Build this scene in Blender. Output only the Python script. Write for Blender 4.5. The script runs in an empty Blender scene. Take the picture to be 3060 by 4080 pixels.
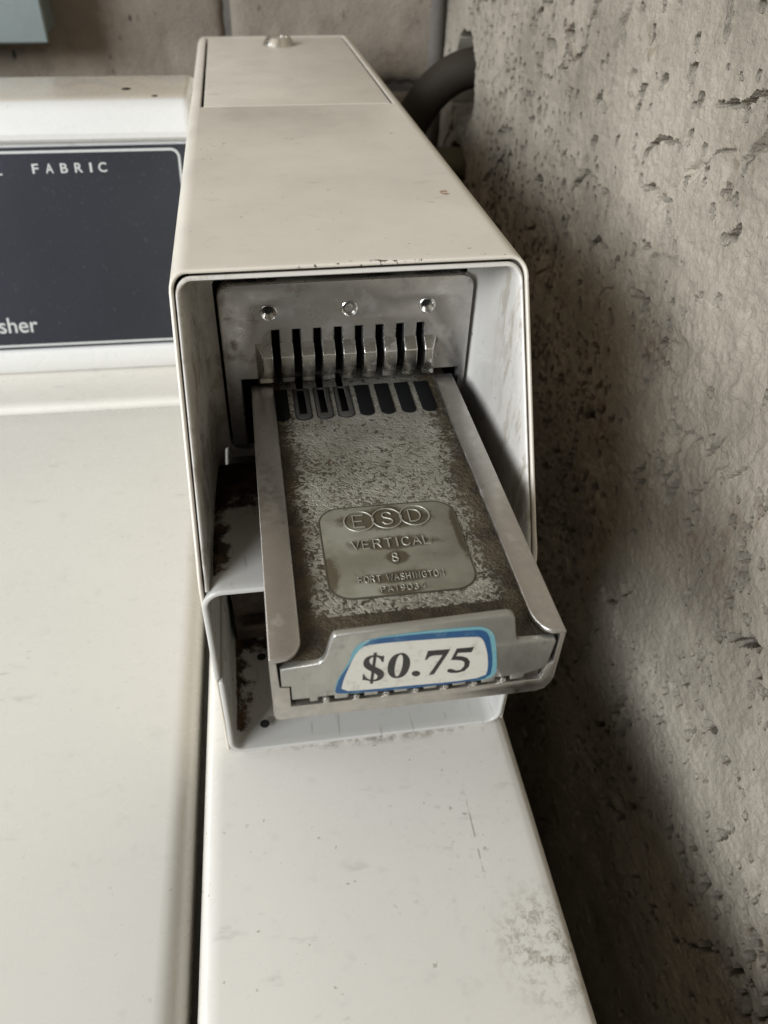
import bpy, bmesh, math, random
import numpy as np
from mathutils import Matrix, Vector

random.seed(7)
rng = np.random.default_rng(11)
scene = bpy.context.scene
col = scene.collection

# ------------------------------------------------------------------ camera
cam_data = bpy.data.cameras.new("camera")
cam = bpy.data.objects.new("camera", cam_data)
col.objects.link(cam)
cam.matrix_world = Matrix(((0.98958, 0.08276, -0.11781, 0.02813),
                           (-0.14331, 0.64475, -0.75084, -0.19653),
                           (0.01382, 0.75990, 0.64989, 0.30307),
                           (0, 0, 0, 1)))
cam_data.sensor_width = 36.0
cam_data.sensor_fit = 'AUTO'
cam_data.lens = 27.255
cam_data.shift_x = 0.0193
cam_data.shift_y = -0.0008
cam_data.clip_start = 0.01
cam_data.clip_end = 50.0
cam_data.dof.use_dof = True
cam_data.dof.focus_distance = 0.285
cam_data.dof.aperture_fstop = 14.0
scene.camera = cam

# ------------------------------------------------------------------ world and lamps
world = bpy.data.worlds.new("World")
scene.world = world
world.use_nodes = True
bg = world.node_tree.nodes["Background"]
bg.inputs["Color"].default_value = (1.0, 0.955, 0.89, 1)
bg.inputs["Strength"].default_value = 0.08


def area_light(name, loc, target, sx, sy, power, color):
    d = bpy.data.lights.new(name, 'AREA')
    d.shape = 'RECTANGLE'
    d.size, d.size_y = sx, sy
    d.energy = power
    d.color = color
    o = bpy.data.objects.new(name, d)
    col.objects.link(o)
    o.location = loc
    o.rotation_euler = (Vector(target) - Vector(loc)).to_track_quat('-Z', 'Y').to_euler()
    return o


# daylight from the open doorway behind and to the left of the camera
area_light("doorway_daylight", (-1.75, -1.25, 1.10), (0.05, 0.2, 0.05), 1.3, 0.95, 80, (0.90, 0.95, 1.0))
# fill light added on the left to brighten the far part of the lid
area_light("left_fill_light", (-1.35, 0.35, 0.85), (0.0, 0.3, 0.0), 0.8, 0.7, 10, (0.92, 0.96, 1.0))
# warm light bounced down from the ceiling
area_light("ceiling_bounce", (-0.75, 0.15, 1.9), (0.0, 0.2, 0.0), 1.6, 1.6, 4.5, (1.0, 0.88, 0.72))

scene.view_settings.view_transform = 'Standard'
scene.view_settings.look = 'None'
scene.view_settings.exposure = 0.0
scene.view_settings.gamma = 1.0
scene.view_settings.use_curve_mapping = False
scene.cycles.max_bounces = 5
scene.cycles.use_denoising = True
scene.cycles.caustics_reflective = False
scene.cycles.caustics_refractive = False


# ------------------------------------------------------------------ material helpers
class NT:
    def __init__(self, name):
        self.m = bpy.data.materials.new(name)
        self.m.use_nodes = True
        self.t = self.m.node_tree
        self.b = self.t.nodes["Principled BSDF"]
        tc = self.t.nodes.new("ShaderNodeTexCoord")
        self.co = tc.outputs["Object"]

    def link(self, a, b):
        self.t.links.new(a, b)

    def val(self, sock, v):
        if hasattr(v, "links") or isinstance(v, bpy.types.NodeSocket):
            self.link(v, sock)
        else:
            sock.default_value = v

    def map(self, scale=(1, 1, 1), loc=(0, 0, 0), rot=(0, 0, 0), co=None):
        n = self.t.nodes.new("ShaderNodeMapping")
        self.link(co or self.co, n.inputs["Vector"])
        n.inputs["Scale"].default_value = scale
        n.inputs["Location"].default_value = loc
        n.inputs["Rotation"].default_value = rot
        return n.outputs["Vector"]

    def noise(self, scale, detail=4, rough=0.55, co=None, dist=0.0):
        n = self.t.nodes.new("ShaderNodeTexNoise")
        self.link(co or self.co, n.inputs["Vector"])
        n.inputs["Scale"].default_value = scale
        n.inputs["Detail"].default_value = detail
        n.inputs["Roughness"].default_value = rough
        n.inputs["Distortion"].default_value = dist
        return n.outputs["Fac"]

    def voronoi(self, scale, feature='F1', co=None):
        n = self.t.nodes.new("ShaderNodeTexVoronoi")
        n.feature = feature
        self.link(co or self.co, n.inputs["Vector"])
        n.inputs["Scale"].default_value = scale
        return n.outputs["Distance"]

    def ramp(self, v, a, b, lo=0.0, hi=1.0):
        n = self.t.nodes.new("ShaderNodeMapRange")
        n.interpolation_type = 'SMOOTHSTEP'
        self.link(v, n.inputs["Value"])
        n.inputs["From Min"].default_value = a
        n.inputs["From Max"].default_value = b
        n.inputs["To Min"].default_value = lo
        n.inputs["To Max"].default_value = hi
        return n.outputs["Result"]

    def math(self, op, a, b=0.0, c=None):
        n = self.t.nodes.new("ShaderNodeMath")
        n.operation = op
        self.val(n.inputs[0], a)
        self.val(n.inputs[1], b)
        if c is not None:
            self.val(n.inputs[2], c)
        return n.outputs[0]

    def mix(self, f, a, b):
        n = self.t.nodes.new("ShaderNodeMix")
        n.data_type = 'RGBA'
        self.val(n.inputs[0], f)
        for s, v in ((n.inputs[6], a), (n.inputs[7], b)):
            if isinstance(v, (tuple, list)):
                s.default_value = (*v, 1) if len(v) == 3 else v
            else:
                self.link(v, s)
        return n.outputs[2]

    def xyz(self):
        n = self.t.nodes.new("ShaderNodeSeparateXYZ")
        self.link(self.co, n.inputs[0])
        return n.outputs

    def blob(self, c, r, soft=0.5):
        """soft ellipsoid mask in object space: c centre, r radii"""
        m = self.map(scale=tuple(1 / k for k in r), loc=tuple(-a / k for a, k in zip(c, r)))
        n = self.t.nodes.new("ShaderNodeVectorMath")
        n.operation = 'LENGTH'
        self.link(m, n.inputs[0])
        return self.ramp(n.outputs["Value"], 1.0 - soft, 1.0, 1.0, 0.0)

    def bump(self, h, strength, dist):
        n = self.t.nodes.new("ShaderNodeBump")
        n.inputs["Strength"].default_value = strength
        n.inputs["Distance"].default_value = dist
        self.link(h, n.inputs["Height"])
        self.link(n.outputs["Normal"], self.b.inputs["Normal"])

    def out(self, color, rough=0.5, metal=0.0, spec=None):
        s = self.b.inputs["Base Color"]
        if isinstance(color, (tuple, list)):
            s.default_value = (*color, 1)
        else:
            self.link(color, s)
        self.val(self.b.inputs["Roughness"], rough)
        self.val(self.b.inputs["Metallic"], metal)
        if spec is not None:
            self.b.inputs["Specular IOR Level"].default_value = spec
        return self.m


def enamel(name, base, dirt=(0.20, 0.17, 0.12), rough=0.38, mottle=0.10, specks=1.0, extra=None):
    n = NT(name)
    lo = n.noise(18, 3)
    c = n.mix(n.ramp(lo, 0.35, 0.75, 0, mottle), base, tuple(b * 0.72 for b in base))
    fine = n.noise(120, 3, 0.7)
    c = n.mix(n.ramp(fine, 0.55, 0.8, 0, 0.22), c, tuple(b * 0.6 for b in base))
    # thin smears running along the top
    sm = n.noise(1.0, 4, 0.6, co=n.map(scale=(45, 130, 60), rot=(0, 0, 0.5)))
    gate = n.ramp(n.noise(14, 2), 0.45, 0.62)
    c = n.mix(n.math('MULTIPLY', n.ramp(sm, 0.60, 0.74, 0, 0.38), gate), c, tuple(b * 0.5 for b in base))
    if specks > 0:
        g = n.ramp(n.noise(38, 2), 0.46, 0.60)
        s = n.math('MULTIPLY', n.ramp(n.noise(310, 2, 0.5), 0.685, 0.74, 0, 0.75 * specks), g)
        c = n.mix(s, c, dirt)
    if extra:
        c = extra(n, c)
    r = n.ramp(n.noise(60, 3), 0.3, 0.7, rough - 0.07, rough + 0.1)
    n.bump(n.noise(10, 1), 0.12, 0.006)
    return n.out(c, r)


def metal(name, base=(0.50, 0.49, 0.47), rough=0.36, brush=None, grime=0.0, metallic=1.0, grime_col=(0.07, 0.055, 0.035)):
    n = NT(name)
    c = base
    f = n.noise(1.0, 4, 0.6, co=n.map(scale=brush or (200, 200, 200)))
    c = n.mix(n.ramp(f, 0.3, 0.7, 0, 0.5), base, tuple(b * 0.75 for b in base))
    g = None
    if grime > 0:
        g = n.ramp(n.noise(85, 6, 0.65), 0.62 - grime * 0.35, 0.80 - grime * 0.25, 0, 0.85)
        c = n.mix(g, c, grime_col)
    r = n.ramp(f, 0.25, 0.75, rough - 0.07, rough + 0.1)
    m = metallic
    if g is not None:
        m = n.math('MULTIPLY', n.math('SUBTRACT', 1.0, g), metallic)
    n.bump(f, 0.08, 0.0006)
    return n.out(c, r, m)


def plain(name, c, rough=0.5, metal=0.0, spec=None):
    n = NT(name)
    v = n.ramp(n.noise(150, 4), 0.3, 0.7, 0, 0.25)
    return n.out(n.mix(v, c, tuple(x * 0.8 for x in c)), rough, metal, spec)


M = {}


def hood_wear(n, c):
    # paint chipped off the front roll of the hood
    e = n.blob((0.068, 0.0570, 0.1946), (0.030, 0.0035, 0.0035), 0.3)
    f = n.ramp(n.noise(330, 3), 0.60, 0.64)
    c = n.mix(n.math('MULTIPLY', e, f), c, (0.10, 0.085, 0.065))
    c = n.mix(n.math('MULTIPLY', n.blob((0.111, 0.129, 0.194), (0.0026, 0.0036, 0.01), 0.4), n.ramp(n.noise(500, 3), 0.45, 0.55)), c, (0.30, 0.17, 0.08))
    return c


M['cream'] = enamel('cream_enamel', (0.665, 0.61, 0.52), rough=0.40, mottle=0.30, extra=hood_wear)


def tub_dirt(n, c):
    x = n.xyz()
    left = n.ramp(x[0], 0.004, 0.03, 0.75, 0.0)
    g = n.ramp(n.noise(70, 6, 0.7), 0.46, 0.66)
    c = n.mix(n.math('MULTIPLY', left, g), c, (0.26, 0.22, 0.165))
    right = n.ramp(x[0], 0.1185, 0.1212, 0.0, 0.7)
    g2 = n.ramp(n.noise(1, 5, 0.7, co=n.map(scale=(90, 90, 30))), 0.48, 0.62)
    return n.mix(n.math('MULTIPLY', right, g2), c, (0.25, 0.20, 0.13))


M['tub'] = enamel('grubby_white_enamel', (0.60, 0.57, 0.52), rough=0.30, extra=tub_dirt)


def deck_dirt_and_band(n, c):
    # a rubbed grey smudge with a pale scratch through it near the right edge of the deck
    f = n.ramp(n.noise(230, 6, 0.75), 0.44, 0.66)
    b = n.blob((0.117, -0.094, 0.92), (0.026, 0.030, 0.03), 0.85)
    c = n.mix(n.math('MULTIPLY', n.math('MULTIPLY', b, f), 0.85), c, (0.22, 0.18, 0.125))
    b2 = n.blob((0.098, -0.052, 0.92), (0.026, 0.05, 0.03), 0.9)
    f2 = n.ramp(n.noise(210, 5, 0.7), 0.56, 0.72)
    c = n.mix(n.math('MULTIPLY', n.math('MULTIPLY', b2, f2), 0.5), c, (0.25, 0.21, 0.16))
    # thin pencil-like line
    l = n.blob((0.0995, -0.050, 0.92), (0.0005, 0.021, 0.02), 0.4)
    f3 = n.ramp(n.noise(160, 2), 0.42, 0.52)
    c = n.mix(n.math('MULTIPLY', n.math('MULTIPLY', l, f3), 0.55), c, (0.24, 0.2, 0.15))
    # speckled dark brown band along the foot of the coin box
    k = n.blob((0.062, 0.001, 0.92), (0.07, 0.006, 0.02), 0.7)
    f4 = n.ramp(n.noise(160, 5, 0.7), 0.40, 0.6)
    c = n.mix(n.math('MULTIPLY', n.math('MULTIPLY', k, f4), 0.65), c, (0.16, 0.12, 0.085))
    return c


M['deck'] = enamel('deck_enamel', (0.66, 0.63, 0.57), rough=0.30, mottle=0.08, specks=0.7, extra=deck_dirt_and_band)
M['lid'] = enamel('lid_enamel', (0.66, 0.64, 0.585), rough=0.25, mottle=0.06, specks=0.35)


def console_top_tint(n, c):
    x = n.xyz()
    d = n.ramp(x[2], FLOOR_UP + 0.1735, FLOOR_UP + 0.1750)  # beige tint on the topmost part of the console
    return n.mix(n.math('MULTIPLY', d, n.ramp(n.noise(30, 4), 0.25, 0.6, 0.45, 0.9)), c, (0.58, 0.51, 0.41))


FLOOR_UP = 0.92
M['console'] = enamel('console_enamel', (0.70, 0.69, 0.665), rough=0.25, mottle=0.05, specks=0.2, extra=console_top_tint)


def tray_rust(n, c):
    x = n.xyz()
    left = n.ramp(x[0], 0.003, 0.021, 1.0, 0.0)
    back = n.ramp(x[1], 0.030, 0.066, 0.0, 1.0)
    m = n.math('MULTIPLY', n.math('MAXIMUM', left, back), n.ramp(x[1], 0.004, 0.012))
    m = n.math('MULTIPLY', m, n.ramp(x[0], 0.0040, 0.0052))
    f = n.noise(95, 7, 0.72)
    k = n.ramp(n.math('ADD', n.math('MULTIPLY', m, 0.42), f), 0.72, 0.86)
    c = n.mix(k, c, n.mix(n.ramp(n.noise(180, 4), 0.4, 0.65), (0.025, 0.017, 0.012), (0.10, 0.055, 0.03)))
    sc = n.ramp(n.noise(1, 3, co=n.map(scale=(500, 40, 60), rot=(0, 0, 0.6))), 0.62, 0.70, 0, 0.35)
    return n.mix(sc, c, (0.2, 0.18, 0.15))


M['tray'] = enamel('rusty_white_enamel', (0.50, 0.485, 0.45), rough=0.33, specks=0.9, extra=tray_rust)
M['rust'] = metal('rusty_sheet', (0.10, 0.07, 0.05), 0.7, None, 0.8, 0.2, (0.02, 0.013, 0.01))
M['steel'] = metal('dull_steel', (0.56, 0.535, 0.50), 0.33, (260, 260, 260), 0.14, 1.0, (0.20, 0.165, 0.12))
M['face'] = metal('faceplate_steel', (0.56, 0.545, 0.53), 0.30, (120, 120, 120), 0.30, 0.95, (0.17, 0.14, 0.10))
M['bright'] = metal('worn_bright_steel', (0.70, 0.68, 0.64), 0.24, (150, 150, 150), 0.22, 1.0, (0.16, 0.12, 0.07))
M['chrome'] = metal('lock_chrome', (0.80, 0.76, 0.69), 0.30, (400, 400, 60), 0.0, 1.0)
M['dim'] = metal('dim_zinc', (0.15, 0.145, 0.135), 0.5, (200, 200, 200), 0.35, 0.8)
M['black'] = plain('black_recess', (0.012, 0.012, 0.013), 0.6)
M['insert'] = plain('black_blank', (0.008, 0.008, 0.008), 0.85, 0.0, 0.1)
M['groove'] = plain('groove_grime', (0.05, 0.042, 0.026), 0.7)
M['dark'] = plain('inside_shade', (0.02, 0.019, 0.018), 0.9)  # shade inside the housing, put into the colour


def slide_mat():
    n = NT('leather_grain_zinc')
    x = n.xyz()
    wob = n.noise(540, 3, 0.55, dist=1.2)
    pebble = n.noise(620, 2, 0.5)
    relief = n.math('ADD', n.ramp(wob, 0.38, 0.60), n.math('MULTIPLY', pebble, 0.45))
    zinc = n.mix(n.ramp(n.noise(45, 3), 0.35, 0.7), (0.40, 0.38, 0.32), (0.29, 0.275, 0.225))
    # grime fills the grain; it is thick along the rails and at the front, thin in the middle
    side = n.math('MAXIMUM', n.ramp(x[0], 0.0325, 0.0440, 1, 0), n.ramp(x[0], 0.0880, 0.0990, 0, 1))
    front = n.ramp(x[1], -0.0455, -0.0432, 1.8, 0.0)
    rear = n.ramp(x[1], 0.02, 0.052, 0.0, -0.16)
    h = n.math('ADD', n.math('ADD', n.math('MULTIPLY', side, 0.55), front), rear)
    g = n.math('ADD', h, n.math('MULTIPLY', n.noise(48, 5, 0.6), 0.9))
    low = n.ramp(wob, 0.36, 0.58, 1.0, 0.0)
    k = n.ramp(n.math('ADD', g, n.math('MULTIPLY', low, 0.46)), 0.57, 0.98)
    dirt = n.mix(n.ramp(n.noise(120, 3), 0.4, 0.6), (0.034, 0.024, 0.012), (0.062, 0.046, 0.024))
    c = n.mix(k, zinc, dirt)
    c = n.mix(n.ramp(n.noise(430, 2), 0.60, 0.69, 0, 0.8), c, (0.045, 0.036, 0.022))
    n.bump(relief, 0.6, 0.0005)
    return n.out(c, n.ramp(k, 0, 1, 0.42, 0.65), n.ramp(k, 0, 1, 0.55, 0.0))


M['slide'] = slide_mat()


def badge_mat():
    n = NT('badge_zinc')
    base = n.mix(n.ramp(n.noise(60, 4), 0.35, 0.7), (0.24, 0.23, 0.18), (0.155, 0.145, 0.105))
    m = None
    for c, r in (((0.066, -0.0025, 0.13), (0.023, 0.0085, 0.01)), ((0.066, -0.0145, 0.13), (0.021, 0.0048, 0.01)),
                 ((0.0665, -0.0215, 0.13), (0.0055, 0.0045, 0.01)), ((0.066, -0.0303, 0.13), (0.018, 0.0036, 0.01)),
                 ((0.066, -0.0357, 0.13), (0.011, 0.003, 0.01)), ((0.044, -0.027, 0.13), (0.005, 0.012, 0.01)),
                 ((0.0895, -0.010, 0.13), (0.003, 0.02, 0.01))):
        b = n.blob(c, r, 0.75)
        m = b if m is None else n.math('MAXIMUM', m, b)
    f = n.math('ADD', n.math('MULTIPLY', n.noise(150, 6, 0.75), 0.75), n.math('MULTIPLY', n.noise(500, 3), 0.25))
    k = n.ramp(n.math('ADD', n.math('MULTIPLY', m, 0.42), f), 0.54, 0.80, 0, 0.95)
    c = n.mix(k, base, (0.058, 0.044, 0.022))
    spots = n.math('MULTIPLY', n.ramp(n.voronoi(150), 0.12, 0.2, 0.8, 0), n.ramp(n.noise(70, 2), 0.54, 0.6))
    c = n.mix(spots, c, (0.05, 0.048, 0.03))
    n.bump(n.noise(300, 4), 0.12, 0.0005)
    return n.out(c, n.ramp(k, 0, 1, 0.5, 0.7), n.ramp(k, 0, 1, 0.15, 0.0))


M['badge'] = badge_mat()
M['letter'] = metal('worn_raised_zinc', (0.62, 0.60, 0.52), 0.42, (300, 300, 300), 0.10, 0.8)
M['frontplate'] = metal('price_plate_zinc', (0.47, 0.46, 0.42), 0.36, (300, 90, 90), 0.14, 0.85)


def sticker_mat(name, c, c2, amount):
    n = NT(name)
    f = n.ramp(n.noise(260, 6, 0.7), 0.5, 0.72, 0, amount)
    col_ = n.mix(f, c, c2)
    return n.out(col_, 0.36)


M['teal'] = sticker_mat('sticker_teal', (0.14, 0.32, 0.36), (0.30, 0.38, 0.35), 0.85)
M['blue'] = sticker_mat('sticker_blue', (0.014, 0.070, 0.175), (0.09, 0.19, 0.25), 0.75)
M['paper'] = sticker_mat('sticker_paper', (0.58, 0.555, 0.485), (0.40, 0.37, 0.30), 0.75)
M['ink'] = sticker_mat('sticker_ink', (0.022, 0.020, 0.019), (0.06, 0.055, 0.05), 0.4)


def panel_mat():
    n = NT('dark_control_panel')
    c = n.mix(n.ramp(n.noise(14, 3), 0.3, 0.7, 0, 0.5), (0.016, 0.018, 0.026), (0.023, 0.027, 0.036))
    c = n.mix(n.math('MULTIPLY', n.ramp(n.noise(420, 3), 0.60, 0.75), 0.25), c, (0.12, 0.12, 0.13))
    return n.out(c, 0.42)


M['panel'] = panel_mat()
M['print'] = plain('grey_print', (0.50, 0.50, 0.48), 0.5)


def concrete(name, light, dark, spots=True, bump=0.30):
    n = NT(name)
    lo = n.noise(9, 5, 0.6)
    c = n.mix(n.ramp(lo, 0.32, 0.70), light, dark)
    st = n.noise(1.0, 6, 0.65, co=n.map(scale=(40, 55, 14), rot=(0.12, 0, 0)))
    c = n.mix(n.ramp(st, 0.45, 0.75, 0, 0.4), c, tuple(d * 0.62 for d in dark))
    ru = n.math('MULTIPLY', n.ramp(n.noise(22, 3), 0.56, 0.72), n.ramp(n.noise(130, 4), 0.45, 0.62))
    c = n.mix(n.math('MULTIPLY', ru, 0.5), c, (0.17, 0.11, 0.065))
    gr = n.noise(700, 4, 0.7)
    c = n.mix(n.ramp(gr, 0.5, 0.75, 0, 0.45), c, tuple(d * 0.5 for d in dark))
    if spots:
        s = n.math('MULTIPLY', n.ramp(n.voronoi(95, co=n.map(scale=(1, 1, 0.5))), 0.14, 0.26, 0.85, 0), n.ramp(n.noise(30, 3), 0.46, 0.58))
        c = n.mix(s, c, (0.035, 0.032, 0.03))
    n.bump(n.math('ADD', n.noise(650, 3, 0.75), n.math('MULTIPLY', n.noise(150, 2), 0.7)), bump, 0.0012)
    return n.out(c, 0.9)


M['wall'] = concrete('rough_concrete', (0.44, 0.39, 0.315), (0.255, 0.222, 0.175), False, 0.9)
M['block'] = concrete('block_concrete', (0.38, 0.32, 0.25), (0.25, 0.21, 0.165), True, 1.0)
M['mortar'] = concrete('mortar', (0.17, 0.155, 0.135), (0.12, 0.11, 0.10), False)
M['floor'] = concrete('floor_concrete', (0.12, 0.11, 0.10), (0.07, 0.065, 0.06), False)
M['galv'] = metal('galvanised_sheet', (0.27, 0.31, 0.30), 0.45, (60, 60, 60), 0.25, 0.5, (0.2, 0.21, 0.2))
M['hose'] = plain('grey_brown_rubber', (0.030, 0.023, 0.016), 0.75, 0.0, 0.3)
M['hose2'] = plain('olive_rubber', (0.17, 0.145, 0.09), 0.7)


# ------------------------------------------------------------------ mesh helpers
def finish(name, me, mat, parent=None, loc=(0, 0, 0), smooth=35, bevel=None, seg=2):
    me.name = name
    me.materials.clear()
    me.materials.append(M[mat])
    if any(loc):
        me.transform(Matrix.Translation(-Vector(loc)))
    if smooth:
        for p in me.polygons:
            p.use_smooth = True
        me.set_sharp_from_angle(angle=math.radians(smooth))
    o = bpy.data.objects.new(name, me)
    col.objects.link(o)
    if parent:
        o.parent = parent
    if bevel:
        b = o.modifiers.new("bevel", 'BEVEL')
        b.width = bevel
        b.segments = seg
        b.limit_method = 'ANGLE'
        b.angle_limit = math.radians(35)
        b.harden_normals = False
    return o


def from_data(v, f):
    me = bpy.data.meshes.new("m")
    me.from_pydata([tuple(map(float, p)) for p in v], [], f)
    me.update()
    return me


def box_mesh(x0, x1, y0, y1, z0, z1):
    v = [(x, y, z) for x in (x0, x1) for y in (y0, y1) for z in (z0, z1)]
    f = [(0, 1, 3, 2), (4, 6, 7, 5), (0, 4, 5, 1), (2, 3, 7, 6), (0, 2, 6, 4), (1, 5, 7, 3)]
    return from_data(v, f)


FRONT = lambda y: Matrix(((1, 0, 0, 0), (0, 0, -1, y), (0, 1, 0, 0), (0, 0, 0, 1)))
UP = lambda z: Matrix.Translation((0, 0, z))


def curve_mesh(obdata, mtx):
    o = bpy.data.objects.new("tmp", obdata)
    col.objects.link(o)
    bpy.context.view_layer.update()
    me = bpy.data.meshes.new_from_object(o.evaluated_get(bpy.context.evaluated_depsgraph_get()))
    bpy.data.objects.remove(o)
    me.transform(mtx)
    bm = bmesh.new()
    bm.from_mesh(me)
    bmesh.ops.remove_doubles(bm, verts=bm.verts, dist=1e-6)
    bm.to_mesh(me)
    bm.free()
    return me


def plate_mesh(outlines, depth, bevel, mtx, res=1):
    """flat plate with holes; its front face lies at local z = 0, it extends to -depth"""
    c = bpy.data.curves.new("tmp", 'CURVE')
    c.dimensions = '2D'
    c.fill_mode = 'BOTH'
    for pts in outlines:
        s = c.splines.new('POLY')
        s.points.add(len(pts) - 1)
        for q, (a, b) in zip(s.points, pts):
            q.co = (a, b, 0, 1)
        s.use_cyclic_u = True
    if bevel:
        c.offset = -bevel
        c.bevel_depth = bevel
        c.bevel_resolution = res
    c.extrude = max(depth / 2 - (bevel or 0), 0)
    return curve_mesh(c, mtx @ Matrix.Translation((0, 0, -depth / 2)))


def rrect(x0, x1, y0, y1, r, n=6):
    rs = r if isinstance(r, (tuple, list)) else (r,) * 4
    pts = []
    for (cx, cy, a0, q) in ((x1 - rs[0], y1 - rs[0], 0, rs[0]), (x0 + rs[1], y1 - rs[1], 90, rs[1]),
                            (x0 + rs[2], y0 + rs[2], 180, rs[2]), (x1 - rs[3], y0 + rs[3], 270, rs[3])):
        if q <= 0:
            pts.append((cx, cy))
            continue
        for k in range(n + 1):
            a = math.radians(a0 + 90 * k / n)
            pts.append((cx + q * math.cos(a), cy + q * math.sin(a)))
    return pts


def circle(cx, cy, r, n=24):
    return [(cx + r * math.cos(2 * math.pi * k / n), cy + r * math.sin(2 * math.pi * k / n)) for k in range(n)]


def chaikin(p, it=1):
    for _ in range(it):
        q = []
        for a, b in zip(p, p[1:] + p[:1]):
            q += [(a[0] * .75 + b[0] * .25, a[1] * .75 + b[1] * .25), (a[0] * .25 + b[0] * .75, a[1] * .25 + b[1] * .75)]
        p = q
    return p


def lathe_mesh(profile, mtx, n=28):
    v, f = [], []
    for r, z in profile:
        for k in range(n):
            a = 2 * math.pi * k / n
            v.append((r * math.cos(a), r * math.sin(a), z))
    for i in range(len(profile) - 1):
        for k in range(n):
            f.append((i * n + k, i * n + (k + 1) % n, (i + 1) * n + (k + 1) % n, (i + 1) * n + k))
    f.append(tuple(range((len(profile) - 1) * n, len(profile) * n)))
    me = from_data(v, f)
    me.transform(mtx)
    return me


def text_mesh(s, size, depth, mtx, bold=0.0, align='LEFT'):
    c = bpy.data.curves.new("tmp", 'FONT')
    c.body = s
    c.size = size
    c.align_x = align
    c.offset = bold
    c.extrude = depth
    return curve_mesh(c, mtx)


def catmull(P, n):
    P = [Vector(p) for p in P]
    P = [P[0] * 2 - P[1]] + P + [P[-1] * 2 - P[-2]]
    out = []
    for i in range(1, len(P) - 2):
        a, b, c, d = P[i - 1:i + 3]
        for k in range(n):
            t = k / n
            out.append(0.5 * ((2 * b) + (c - a) * t + (2 * a - 5 * b + 4 * c - d) * t * t + (3 * b - a - 3 * c + d) * t ** 3))
    out.append(P[-2])
    return out


def tube_mesh(path, r, n=16):
    v, f = [], []
    up = Vector((0, 1, 0.01))
    for i, p in enumerate(path):
        t = (path[min(i + 1, len(path) - 1)] - path[max(i - 1, 0)]).normalized()
        a = t.cross(up).normalized()
        b = t.cross(a)
        for k in range(n):
            w = 2 * math.pi * k / n
            v.append(p + (a * math.cos(w) + b * math.sin(w)) * r)
    for i in range(len(path) - 1):
        for k in range(n):
            f.append((i * n + k, i * n + (k + 1) % n, (i + 1) * n + (k + 1) % n, (i + 1) * n + k))
    f.append(tuple(range(n)))
    f.append(tuple(range((len(path) - 1) * n, len(path) * n)))
    me = from_data(v, f)
    bm = bmesh.new()
    bm.from_mesh(me)
    bmesh.ops.recalc_face_normals(bm, faces=bm.faces)
    bm.to_mesh(me)
    bm.free()
    return me


def thing(name, label, cat, loc=(0, 0, 0), rz=0.0):
    o = bpy.data.objects.new(name, None)
    col.objects.link(o)
    o.empty_display_size = 0.05
    o.location = loc
    o.rotation_euler = (0, 0, rz)
    o["label"] = label
    o["category"] = cat
    return o


# value noise for modelled relief
def vnoise(u, v, seed):
    g = np.random.default_rng(seed).random((256, 256))
    iu, iv = np.floor(u).astype(int), np.floor(v).astype(int)
    fu, fv = u - iu, v - iv
    fu, fv = fu * fu * (3 - 2 * fu), fv * fv * (3 - 2 * fv)
    a, b = g[iu % 256, iv % 256], g[(iu + 1) % 256, iv % 256]
    c, d = g[iu % 256, (iv + 1) % 256], g[(iu + 1) % 256, (iv + 1) % 256]
    return (a * (1 - fu) + b * fu) * (1 - fv) + (c * (1 - fu) + d * fu) * fv


def fbm(u, v, seed, octaves=4, gain=0.5):
    s, a, t = 0, 1.0, 0
    for k in range(octaves):
        s = s + a * vnoise(u * 2 ** k + 17 * k, v * 2 ** k + 31 * k, seed + k)
        t += a
        a *= gain
    return s / t


def sstep(x, a, b):
    t = np.clip((x - a) / (b - a), 0, 1)
    return t * t * (3 - 2 * t)


def grid_mesh(P):
    """P: (n, m, 3) array"""
    n, m = P.shape[:2]
    me = bpy.data.meshes.new("g")
    me.vertices.add(n * m)
    me.vertices.foreach_set("co", P.reshape(-1).astype(np.float32))
    i = np.arange(n - 1)[:, None] * m + np.arange(m - 1)[None, :]
    q = np.stack([i, i + m, i + m + 1, i + 1], -1).reshape(-1, 4)
    me.loops.add(q.size)
    me.loops.foreach_set("vertex_index", q.reshape(-1).astype(np.int32))
    me.polygons.add(len(q))
    me.polygons.foreach_set("loop_start", (np.arange(len(q)) * 4).astype(np.int32))
    me.update(calc_edges=True)
    return me


# ------------------------------------------------------------------ setting: floor and walls
FLOOR_Z = -0.92
fl = finish('floor', box_mesh(-2.2, 1.2, -2.6, 1.0, FLOOR_Z - 0.1, FLOOR_Z), 'floor', smooth=None)
fl["kind"] = "structure"

# right-hand rough concrete wall, relief modelled: smeared skins, pits and a broken hole for each hose
WX = 0.222
ys = np.r_[np.linspace(-2.4, -0.20, 40)[:-1], np.arange(-0.20, 0.600, 0.0008), 0.605]
zs = np.r_[np.linspace(FLOOR_Z, -0.30, 30)[:-1], np.arange(-0.30, 0.32, 0.0008), np.linspace(0.322, 1.3, 40)]
Y, Z = np.meshgrid(ys, zs, indexing='ij')
fy = np.where((Y > -0.37) & (Y < 0.61), 1.0, 0.0)
lean = Y + 0.18 * Z
rel = 0.005 * (fbm(Y * 5 + 40, Z * 4 + 40, 1, 3) - 0.5)
# trowelled skins: thin plateaus whose edges are broken
sk = fbm(lean * 9 + 50, Z * 5.5 + 60, 20, 5, 0.55)
rel -= 0.0012 * sstep(sk, 0.512, 0.525)
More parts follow.
